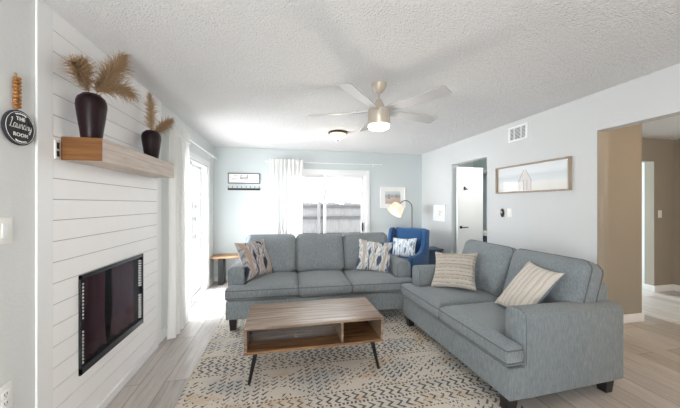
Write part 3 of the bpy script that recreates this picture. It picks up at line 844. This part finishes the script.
def throw_pillow(center, x, y, w, h, t, mat, label, seed, group=None, backmat=None):
    root = bpy.data.objects.new('throw_pillow', None); C.objects.link(root)
    root.matrix_world = basis(x, y, center); tag(root, label, 'pillow', group or 'throw pillows on the seating')
    b = pillow_mesh(w, h, t, seed)
    if backmat:
        for f in b.bm.faces:
            if f.calc_center_median().z < 0: f.material_index = 1
    b.build('cover', [mat, backmat] if backmat else mat, root, angle=80)
    b = MB(); pts = []
    N = 24
    for k in range(4):
        for i in range(N):
            u = -1 + 2 * i / N; x_, y_ = ((u, -1), (1, u), (-u, 1), (-1, -u))[k]
            pin = .12
            pts.append((x_ * w / 2 * (1 - pin * (1 - y_ * y_) * abs(x_) ** 3), y_ * h / 2 * (1 - pin * (1 - x_ * x_) * abs(y_) ** 3), .01 * noise.noise((x_ * 2.5 + seed, y_ * 2.5, seed)) * 0))
    b.tube(pts, .0045, 6, True); b.build('seam', backmat or mat, root)
    return root
throw_pillow((-.322, 3.60, .724), (.654, .756, -.005), (-.316, .279, .907), .47, .47, .15, MT['ikat'], 'navy and tan ikat pillow leaning on the left sofa arm', 1.0)
throw_pillow((1.216, 3.61, .70), (.92, -.381, -.09), (.265, .437, .86), .47, .44, .14, MT['ikat_blue'], 'blue and cream ikat pillow at the right end of the sofa', 2.0)
throw_pillow((1.83, 2.725, .685), (.703, -.708, .068), (.419, .49, .764), .45, .44, .14, MT['knit'], 'cream woven pillow with tan stripes at the far arm of the loveseat', 3.0)
throw_pillow((1.97, 1.94, .70), (-.12, -.98, -.08), (.62, -.05, .78), .36, .49, .12, MT['knit2'], 'cream ribbed pillow leaning on the near arm of the loveseat', 4.0, backmat=MT['sofa'])

# ------------------------------------------------------------------ rug and coffee table
o = MB(); o.box(-.72, 1.62, .75, 3.75, 0.0005, .010, .003, 1); o = o.build('rug', MT['rug']); tag(o, 'cream area rug with distressed dark tribal bands on the floor', 'rug')
root = empty('coffee_table', (.275, 2.495, .010), 0, 'rustic wood coffee table with open compartments on the patterned rug', 'coffee table')
TW, TD, z0, z1 = .56, .262, .235, .44
b = MB(); b.box(-TW, TW, -TD, TD, z1 - .020, z1, .002, 1); b.build('top', MT['table'], root)
b = MB(); b.box(-TW + .001, TW - .001, -TD, TD, z0, z0 + .02, .002, 1); b.build('bottom_panel', MT['table_dark'], root)
for sx in (-1, 1):
    b = MB(); xa, xb = sorted((sx * (TW - .001), sx * (TW - .021))); b.box(xa, xb, -TD, TD, z0 + .02, z1 - .02); b.build('side_panel', MT['table'], root)
b = MB(); b.box(.20, .218, -TD + .004, TD, z0 + .02, z1 - .02); b.build('divider', MT['table'], root)
b = MB(); b.box(.218, TW - .021, TD - .02, TD - .006, z0 + .02, z1 - .02); bp = b.build('back_panel', MT['table_dark'], root)
b = MB(); b.lathe([(0, 0), (.021, 0), (.021, .002), (0, .002)], 20, Matrix.Translation((.47, TD - .0205, .345)) @ Matrix.Rotation(PI / 2, 4, 'X')); b.build('cable_hole', MT['black'], bp)
for sx in (-1, 1):
    for sy in (-1, 1):
        b = MB(); b.cone((sx * (TW - .035), sy * (TD - .02), 0), (sx * (TW - .085), sy * (TD - .045), z0), .011, .019, 14)
        b.box(sx * (TW - .085) - .03, sx * (TW - .085) + .03, sy * (TD - .045) - .02, sy * (TD - .045) + .02, z0 - .004, z0); b.build('leg', MT['black'], root)

# ------------------------------------------------------------------ bench behind the sofa end
root = empty('bench', (-.72, 5.255, 0), 0, 'honey wood bench with black slab legs in the back left corner', 'bench')
b = MB(); b.box(-.47, .47, -.155, .145, .462, .50, .004, 2); b.build('top', MT['bench'], root)
for x in (-.36, .30):
    b = MB(); b.box(x, x + .085, -.115, .115, 0, .462, .003, 1); b.build('leg', MT['black'], root)

# ------------------------------------------------------------------ armchair, pillow, side table, lamp
root = empty('armchair', (2.0, 4.47, 0), math.radians(-52), 'royal blue wingback armchair in the corner by the floor lamp', 'armchair')
nv = MT['navy']
b = MB(); b.box(-.30, .30, -.33, .28, .17, .33, .02, 3); b.build('seat_frame', nv, root)
cushion('seat_cushion', root, [(-.268, .268, -.345, .22)], .13, nv, nv, Matrix.Translation((0, 0, .395)), r=.04, crown=.02, seed=9)
M4 = Matrix.Translation((0, .25, .40)) @ Matrix.Rotation(math.radians(78), 4, 'X')
cushion('backrest', root, [(-.285, .285, -.08, .575)], .13, nv, nv, M4, r=.06, crown=.03, seed=12)
for sx in (-1, 1):
    prof = [(-.345, .17), (-.36, .52), (-.34, .565), (-.28, .58), (-.05, .595), (.06, .63), (.12, .70), (.155, .82), (.185, .93), (.215, .965), (.31, .965), (.335, .93), (.30, .5), (.26, .17)]
    xa, xb = sorted((sx * .285, sx * .365)); b = MB(); b.prism(prof, 'x', xa, xb, .022, 3); b.build('arm', nv, root, angle=60)
b = MB(); b.prism([(.23, .17), (.29, .5), (.345, .96), (.375, .95), (.335, .5), (.28, .17)], 'x', -.29, .29, .01, 2); b.build('back_panel', nv, root)
for sx in (-1, 1):
    for sy, yb in ((-1, -.29), (1, .22)):
        b = MB(); b.cone((sx * .29, yb + sy * .02, 0), (sx * .275, yb, .18), .014, .022, 12); b.build('leg', MT['blackwood'], root)
ca, sa = math.cos(math.radians(-52)), math.sin(math.radians(-52))
def arm_w(x, y, z): return (2.0 + ca * x - sa * y, 4.47 + sa * x + ca * y, z)
throw_pillow(arm_w(.0, .085, .645), (ca, sa, 0.06), (-sa * .30, ca * .30, .95), .46, .34, .13, MT['ikat_pale'], 'pale blue patterned pillow on the blue armchair', 6.0)

root = empty('side_table', (2.70, 4.73, 0), math.radians(0), 'slate blue side table with a drawer between armchair and right wall', 'side table')
b = MB(); b.box(-.15, .15, -.17, .17, .565, .59, .004, 2); b.build('top', MT['slate'], root)
b = MB(); b.box(-.13, .13, -.15, .15, .12, .565, .003, 1); b.build('cabinet', MT['slate'], root)
b = MB(); b.box(-.142, -.131, -.135, .135, .40, .545, .003, 1); d_ = b.build('drawer', MT['slate'], root)
b = MB(); b.ball((-.155, 0, .475), .014); k_ = b.build('knob', MT['plate'], d_); k_['label'] = 'white knob'
for sx in (-1, 1):
    for sy in (-1, 1):
        b = MB(); b.cone((sx * .11, sy * .13, 0), (sx * .11, sy * .13, .12), .014, .02, 10); b.build('leg', MT['slate'], root)

LPX, LPY = 2.463, 5.02
root = empty('floor_lamp', (LPX, LPY, 0), 0, 'arched floor lamp with lit cream drum shade behind the blue armchair', 'lamp')
b = MB(); b.lathe([(0, 0), (.13, 0), (.135, .006), (.13, .018), (.02, .026), (0, .028)], 32); b.build('base', MT['steel'], root)
b = MB(); arc = [(0, 0, .02), (0, 0, .5), (0, 0, 1.0), (0, 0, 1.28)]
cx, cz, rr = -.135, 1.33, .135
arc += [(cx + rr * math.cos(t), 0, cz + rr * math.sin(t)) for t in [PI * .85 * i / 12 for i in range(13)]]
b.tube(arc, .0075, 10); b.build('pole', MT['steel'], root)
pe = Vector(arc[-1]); ax = Vector((-.62, -.10, -.78)).normalized()    # axis of the tilted shade, pointing out of its mouth
sc_ = pe + ax * .03
b = MB(); b.cone(pe, pe + ax * .07, .016, .02, 12); b.build('socket', MT['steel'], root)
q = Vector((0, 0, -1)).rotation_difference(ax).to_matrix().to_4x4(); Msd = Matrix.Translation(sc_) @ q
b = MB(); b.lathe([(.118, .0), (.155, -.165), (.1535, -.1655), (.116, .0)], 40, Msd); sh = b.build('lamp_shade', MT['shade'], root)
bulb_m = emit('warm bulb', (1, .82, .58), 9)
b = MB(); t = bmesh.new(); bmesh.ops.create_uvsphere(t, u_segments=14, v_segments=10, radius=.03); b._merge(t, Matrix.Translation(sc_ + ax * .09), True); b.build('bulb', bulb_m, root)
lp = light('floor_lamp_bulb', 'POINT', Vector((LPX, LPY, 0)) + sc_ + ax * .09, (0, 0, 0), 7, (1, .85, .66), shadow_soft_size=.032)

# ------------------------------------------------------------------ things on the back wall
def frame_thing(name, M4, w, h, fw, dep, fmat, label, cat, art):
    """wall frame; local x right, y up, z out of the wall"""
    root = bpy.data.objects.new(name, None); C.objects.link(root); root.matrix_world = M4; tag(root, label, cat, 'framed pictures on the walls' if cat == 'picture' else None)
    b = MB()
    b.box(-w / 2, w / 2, h / 2 - fw, h / 2, 0, dep, .0015, 1); b.box(-w / 2, w / 2, -h / 2, -h / 2 + fw, 0, dep, .0015, 1)
    b.box(-w / 2, -w / 2 + fw, -h / 2 + fw, h / 2 - fw, 0, dep, .0015, 1); b.box(w / 2 - fw, w / 2, -h / 2 + fw, h / 2 - fw, 0, dep, .0015, 1)
    b.build('frame', fmat, root); art(root, w - 2 * fw, h - 2 * fw, dep); return root
MB_ = lambda x, z: basis((1, 0, 0), (0, 0, 1), (x, B - .001, z))
MR_ = lambda y, z: basis((0, -1, 0), (0, 0, 1), (RW - .001, y, z))
grey_ink = plain('faded grey ink', (.42, .43, .45), .8); dark_ink = plain('dark ink', (.06, .06, .07), .8)
def art_family(root, w, h, d):
    b = MB(); b.box(-w / 2, w / 2, -h / 2, h / 2, 0, .008); b.build('board', plain('white sign board', (.80, .79, .78), .6), root)
    b = MB(); M4 = Matrix.Translation((0, -.018, .0085)); script(b, 'beach', .043, .0026, M4)
    b.mi = 1
    r_ = random.Random(5)
    for (xa, xb, y) in ((-.17, .17, .045), (-.21, -.115, -.012), (.135, .22, -.012)):
        x = xa
        while x < xb:
            l_ = r_.choice((.008, .012, .012)); b.box(x, x + l_, y - .007, y + .007, .0082, .0086); x += l_ + r_.choice((.006, .006, .018))
    b.build('lettering', [dark_ink, grey_ink], root)
frame_thing('wall_sign', MB_(-.683, 1.872), .565, .195, .016, .02, plain('grey stained frame', (.10, .105, .115), .6), 'white lettered sign in grey frame above the hook rail', 'sign', art_family)
root = empty('hook_rail', (-.683, B, 1.672), 0, 'black wall rail with a row of small hooks under the framed sign', 'hook rail')
b = MB(); b.box(-.285, .285, -.018, 0, -.018, .018, .003, 1); b.build('rail', MT['black'], root)
for k in range(8):
    x = -.27 + k * .54 / 7
    b = MB(); b.tube([(x, -.018, 0), (x, -.045, .0), (x, -.058, .018), (x, -.056, .045)], .0045, 6); b.ball((x, -.056, .048), .007, 8); b.build('hook', MT['steel'], root)

def art_beach_chairs(root, w, h, d):
    b = MB(); b.box(-w / 2, w / 2, -h / 2, h / 2, 0, .006); b.build('mat_board', plain('white mat', (.82, .82, .81), .7, var=.01), root)
    m = M('muted shore print'); x, y, z = m.xyz(); n = m.noise(14, 4)
    c = m.ramp((y / .24 + .5 + (n - .5) * .22).clamp(), [(.0, (.50, .42, .36)), (.3, (.62, .50, .42)), (.48, (.45, .44, .44)), (.62, (.30, .33, .36)), (.8, (.52, .57, .60)), (1, (.60, .64, .67))])
    m.set(c, .5); b = MB(); b.box(-w / 2 * .66, w / 2 * .66, -h / 2 * .66, h / 2 * .66, .006, .0065)
    b.mi = 1; b.box(-.035, .075, -.075, .0, .0066, .0072); b.mi = 2; b.box(-.105, -.06, -.03, .07, .0066, .0072); b.box(.06, .10, -.01, .06, .0066, .0072)
    b.build('print', [m.m, plain('peach print ink', (.62, .46, .36), .6), plain('slate print ink', (.28, .30, .34), .6)], root)
    b = MB(); b.box(-w / 2, w / 2, -h / 2, h / 2, .010, .012); b.build('glazing', MT['glass'], root)
frame_thing('framed_print', MB_(2.228, 1.533), .545, .43, .022, .025, MT['white'], 'white framed muted shore print behind the floor lamp', 'picture', art_beach_chairs)

def art_small(root, w, h, d):
    b = MB(); b.box(-w / 2, w / 2, -h / 2, h / 2, 0, .006); b.build('mat_board', plain('ivory mat', (.80, .80, .79), .7, var=.01), root)
    b = MB(); m = M('pale wash'); n = m.noise(9, 3); m.set(m.mix(n, (.70, .74, .76), (.80, .80, .78)), .6)
    b.box(-w * .32, w * .32, -h * .34, h * .34, .006, .0066); b.mi = 1
    for k in range(5):
        a = k * 1.05 + .5; b.ball((.03 * math.cos(a) + .01, .035 * math.sin(a), .007), .018, 8, (1.2, .7, .03))
    b.build('print', [m.m, plain('ochre wash', (.62, .50, .30), .7)], root)
frame_thing('framed_print', MR_(4.726, 1.23), .40, .30, .020, .022, MT['white'], 'small white framed print on the right wall beside the doorway', 'picture', art_small)

def art_beach(root, w, h, d):
    m = M('pale beach print'); x, y, z = m.xyz(); n = m.noise(6, 5, stretch=(.5, 3, 1))
    v = (y / h + .5 + (n - .5) * .25).clamp()
    c = m.ramp(v, [(0, (.72, .71, .69)), (.30, (.78, .77, .75)), (.42, (.70, .73, .75)), (.60, (.62, .67, .71)), (.72, (.76, .79, .81)), (1, (.74, .77, .79))])
    m.set(c, .55); b = MB(); b.box(-w / 2, w / 2, -h / 2, h / 2, 0, .006)
    b.mi = 1; hx, hw, hy = -.06, .085, -h / 2 + .01
    b.prism([(hx - hw, hy), (hx + hw, hy), (hx + hw, hy + .12), (hx, hy + .235), (hx - hw, hy + .12)], 'z', .006, .0064)
    b.mi = 2
    for (p, q) in (((hx - hw * 1.1, hy + .11), (hx - .01, hy + .25)), ((hx + hw * 1.1, hy + .11), (hx + .01, hy + .25)), ((hx - hw, hy), (hx - hw, hy + .12)), ((hx + hw, hy), (hx + hw, hy + .12)), ((hx - .02, hy), (hx - .02, hy + .13)), ((hx + .03, hy), (hx + .03, hy + .13))):
        dx, dy = q[0] - p[0], q[1] - p[1]; l_ = math.hypot(dx, dy); nx, ny = -dy / l_ * .0035, dx / l_ * .0035
        b.prism([(p[0] - nx, p[1] - ny), (p[0] + nx, p[1] + ny), (q[0] + nx, q[1] + ny), (q[0] - nx, q[1] - ny)], 'z', .0064, .0068)
    b.build('print', [m.m, plain('hut siding ink', (.66, .64, .63), .6), plain('brown hut line ink', (.40, .33, .29), .6)], root)
    b = MB(); b.box(-w / 2, w / 2, -h / 2, h / 2, .020, .022); b.build('glazing', MT['glass'], root)
frame_thing('framed_print', MR_(2.80, 1.712), 1.0, .345, .016, .040, MT['frame_oak'], 'long oak framed beach print on the right wall above the loveseat', 'picture', art_beach)

# vent grille
root = empty('vent_grille', (RW, 2.968, 2.283), PI, 'white air vent grille high on the right wall under the ceiling', 'vent')
b = MB(); w, h = .145, .095
b.box(0, .010, -w, w, h - .022, h, .002, 1); b.box(0, .010, -w, w, -h, -h + .022, .002, 1); b.box(0, .010, -w, -w + .03, -h + .022, h - .022, .002, 1); b.box(0, .010, w - .03, w, -h + .022, h - .022, .002, 1)
b.box(0, .009, -.058, -.046, -h + .022, h - .022); b.box(0, .009, .046, .058, -h + .022, h - .022); b.build('frame', MT['white'], root)
b = MB(); b.box(0, .001, -w + .02, w - .02, -h + .015, h - .015); b.build('backing', MT['black'], root)
b = MB()
for k in range(9):
    z = -.066 + k * .0165
    for (ya, yb) in ((-.115, -.059), (-.045, .045), (.059, .115)): b.box(.002, .008, ya, yb, z - .0035, z + .0035)
b.build('louvres', MT['white'], root)

wall_plate('light_switch', (RW, 3.10, 1.283), PI, .078, .118, 'white switch plate on the right wall next to a black fob', 'light switch', 'switch')
root = empty('wall_remote', (RW, 3.212, 1.283), PI, 'small oval black wall fob left of the white switch plate', 'remote')
b = MB(); b.ball((.010, 0, 0), .058, 20, (.22, .52, 1)); b.build('body', MT['black'], root)
b = MB(); b.ball((.0225, 0, .008), .013, 12, (.15, 1, 1)); b.build('button', MT['chrome'], root)

# bathroom door, standing open into the passage
pL, pR = Vector((2.950, 4.29, 0)), Vector((3.50, 4.36, 0))
dx = (pR - pL).normalized(); Md = basis(dx, (0, 0, 1), pL)     # local x along leaf, y up, z toward the camera
ln_ = (pR - pL).length
b = MB(); b.box(0, ln_, .008, 2.04, -.036, 0, .002, 1); o = b.build('door_3', MT['white']); o.matrix_world = Md; o['kind'] = 'structure'; dr3 = o
b = MB(); b.lathe([(0, 0), (.026, 0), (.026, .008), (0, .010)], 20, Matrix.Translation((.065, 1.0, .0))); b.tube([(.065, 1.0, .008), (.065, 1.0, .045), (.075, 1.0, .05), (.175, 1.0, .05)], .009, 8)
h_ = b.build('lever_handle', MT['black'], dr3); h_['label'] = 'black lever handle'
b = MB(); b.box(.125, .165, 1.64, 1.70, .0, .006); b.tube([(.145, 1.66, .006), (.145, 1.65, .035), (.145, 1.675, .045)], .006, 6); b.tube([(.145, 1.66, .006), (.185, 1.65, .03), (.19, 1.67, .036)], .006, 6); b.build('robe_hook', MT['black'], dr3)
b = MB(); b.box(RW + .12, 4.10, 4.44, 4.50, 0, H) if False else b.box(RW + .005, RW + .115, 4.365, 4.3795, 0, 2.08); struct('trim_doorway', b, MT['wall_blue'])
root = empty('vanity', (3.84, 4.90, 0), 0, 'dark vanity cabinet with white counter seen through the open doorway', 'vanity')
b = MB(); b.box(-.22, .245, -.45, .45, .08, .82, .003, 1); b.build('cabinet', MT['slate'], root)
b = MB(); b.box(-.25, .25, -.47, .47, .82, .86, .004, 2); b.build('counter', MT['plate'], root)
for yy_ in (-.225, .225):
    b = MB(); b.box(-.236, -.221, yy_ - .21, yy_ + .21, .12, .78, .003, 1); d_ = b.build('door', MT['slate'], root)
    b = MB(); b.ball((-.246, yy_ * .3, .5), .012); b.build('knob', MT['chrome'], d_)
b = MB(); b.box(-.20, .22, -.44, .44, 0, .08); b.build('plinth', MT['black'], root)
# hall switch and passage shelf
wall_plate('light_switch', (5.92, 3.35, 1.24), -PI / 2, .074, .118, 'white switch plate on the dim wall across the hall', 'light switch', 'switch')
root = empty('wall_shelf', (3.98, 4.90, 2.02), 0, 'white shelf high in the bathroom beyond the open door', 'shelf')
b = MB(); b.box(-.13, .118, -.45, .45, 0, .03, .003, 1); b.build('board', MT['plate'], root)
for yy_ in (-.35, .35):
    b = MB(); b.box(.05, .118, yy_ - .012, yy_ + .012, -.09, 0); b.build('bracket', MT['plate'], root)

# ------------------------------------------------------------------ ceiling fan and lamps
root = empty('ceiling_fan', (.822, 2.31, H), 0, 'white five blade ceiling fan with a lit drum light over the room', 'ceiling fan')
fan_m = plain('satin champagne', (.47, .42, .35), .36, .2, var=.03); bl_m = plain('silver white blade', (.46, .46, .47), .3, 0, var=.04, scale=8)
b = MB(); b.lathe([(0, 0), (.066, 0), (.066, -.012), (.050, -.05), (.028, -.075), (.018, -.08), (0, -.08)], 32); b.build('canopy', fan_m, root)
b = MB(); b.cone((0, 0, -.075), (0, 0, -.175), .012, .012, 14); b.build('downrod', fan_m, root)
b = MB(); b.lathe([(0, -.135), (.022, -.135), (.030, -.155), (.052, -.20), (.060, -.225), (0, -.226)], 32); b.build('yoke_cover', fan_m, root)
b = MB(); b.lathe([(0, -.222), (.088, -.222), (.095, -.229), (.095, -.352), (.091, -.358), (0, -.358)], 48); b.build('motor_housing', fan_m, root)
b = MB(); b.lathe([(.0905, -.3585), (.092, -.370), (.086, -.384), (.06, -.394), (.0, -.397)], 40); b.build('light_lens', emit('lit fan lens', (1, .95, .86), 5.0), root)
for k in range(5):
    a = math.radians(13 + 72 * k)
    br_ = MB(); Mz = Matrix.Rotation(a, 4, 'Z') @ Matrix.Translation((0, 0, -.236)) @ Matrix.Rotation(math.radians(-13), 4, 'X')
    t = bmesh.new()
    poly = [(.085, -.036), (.16, -.046), (.615, -.060), (.63, -.046), (.63, .050), (.615, .060), (.16, .046), (.085, .036)]
    mb = MB(); mb.prism(poly, 'z', -.004, .004, .0015, 1, mat=Mz); bl = mb.build('blade', bl_m, root)
    mb = MB(); mb.prism([(.05, -.028), (.19, -.02), (.20, 0), (.19, .02), (.05, .028)], 'z', .004, .011, 0, mat=Mz); mb.build('blade_arm', fan_m, bl)
light('fan_lamp', 'POINT', (.822, 2.31, H - .44), (0, 0, 0), 7, (1, .93, .82), shadow_soft_size=.06)

root = empty('ceiling_light', (.79, 3.97, H), 0, 'small flush ceiling light with bronze rim and frosted bowl', 'ceiling light', 'flush ceiling lights')
b = MB(); b.lathe([(0, 0), (.125, 0), (.138, -.008), (.138, -.022), (.120, -.030), (0, -.030)], 40); b.build('rim', MT['steel'], root)
b = MB(); b.lathe([(.118, -.030), (.112, -.055), (.085, -.085), (.045, -.108), (.0, -.114)], 36); b.build('bowl', emit('alabaster glass', (1, .74, .50), .5), root)
b = MB(); b.lathe([(.014, -.112), (.016, -.118), (.008, -.128), (0, -.134)], 14); b.build('finial', MT['steel'], root)
light('ceiling_light_bulb', 'POINT', (.79, 3.97, H - .2), (0, 0, 0), 1.6, (1, .88, .7), shadow_soft_size=.08)

root = empty('ceiling_light', (4.3, .9, H), 0, 'flush warm dome light on the hall ceiling beyond the wide opening', 'ceiling light', 'flush ceiling lights')
b = MB(); b.lathe([(0, 0), (.16, 0), (.165, -.02), (.15, -.03), (0, -.03)], 40); b.build('rim', MT['chrome'], root)
b = MB(); b.lathe([(.148, -.03), (.14, -.06), (.09, -.095), (.0, -.11)], 36); b.build('bowl', emit('warm hall glass', (1, .78, .52), 3), root)
light('hall_lamp', 'POINT', (4.3, .9, H - .2), (0, 0, 0), 25, (1, .70, .38), shadow_soft_size=.1)
light('bathroom_fill_lamp', 'POINT', (3.45, 3.5, 2.2), (0, 0, 0), 18, (1, .97, .92), shadow_soft_size=.1)  # added unseen lamp without a fixture, placed to light the open door leaf
light('far_room_fill_light', 'AREA', (4.9, 7.3, 1.4), (math.radians(-90), 0, 0), 160, (.9, .96, 1), shape='RECTANGLE', size=1.6, size_y=1.4)  # added area lamp, no window behind it; brightens the far room's side wall
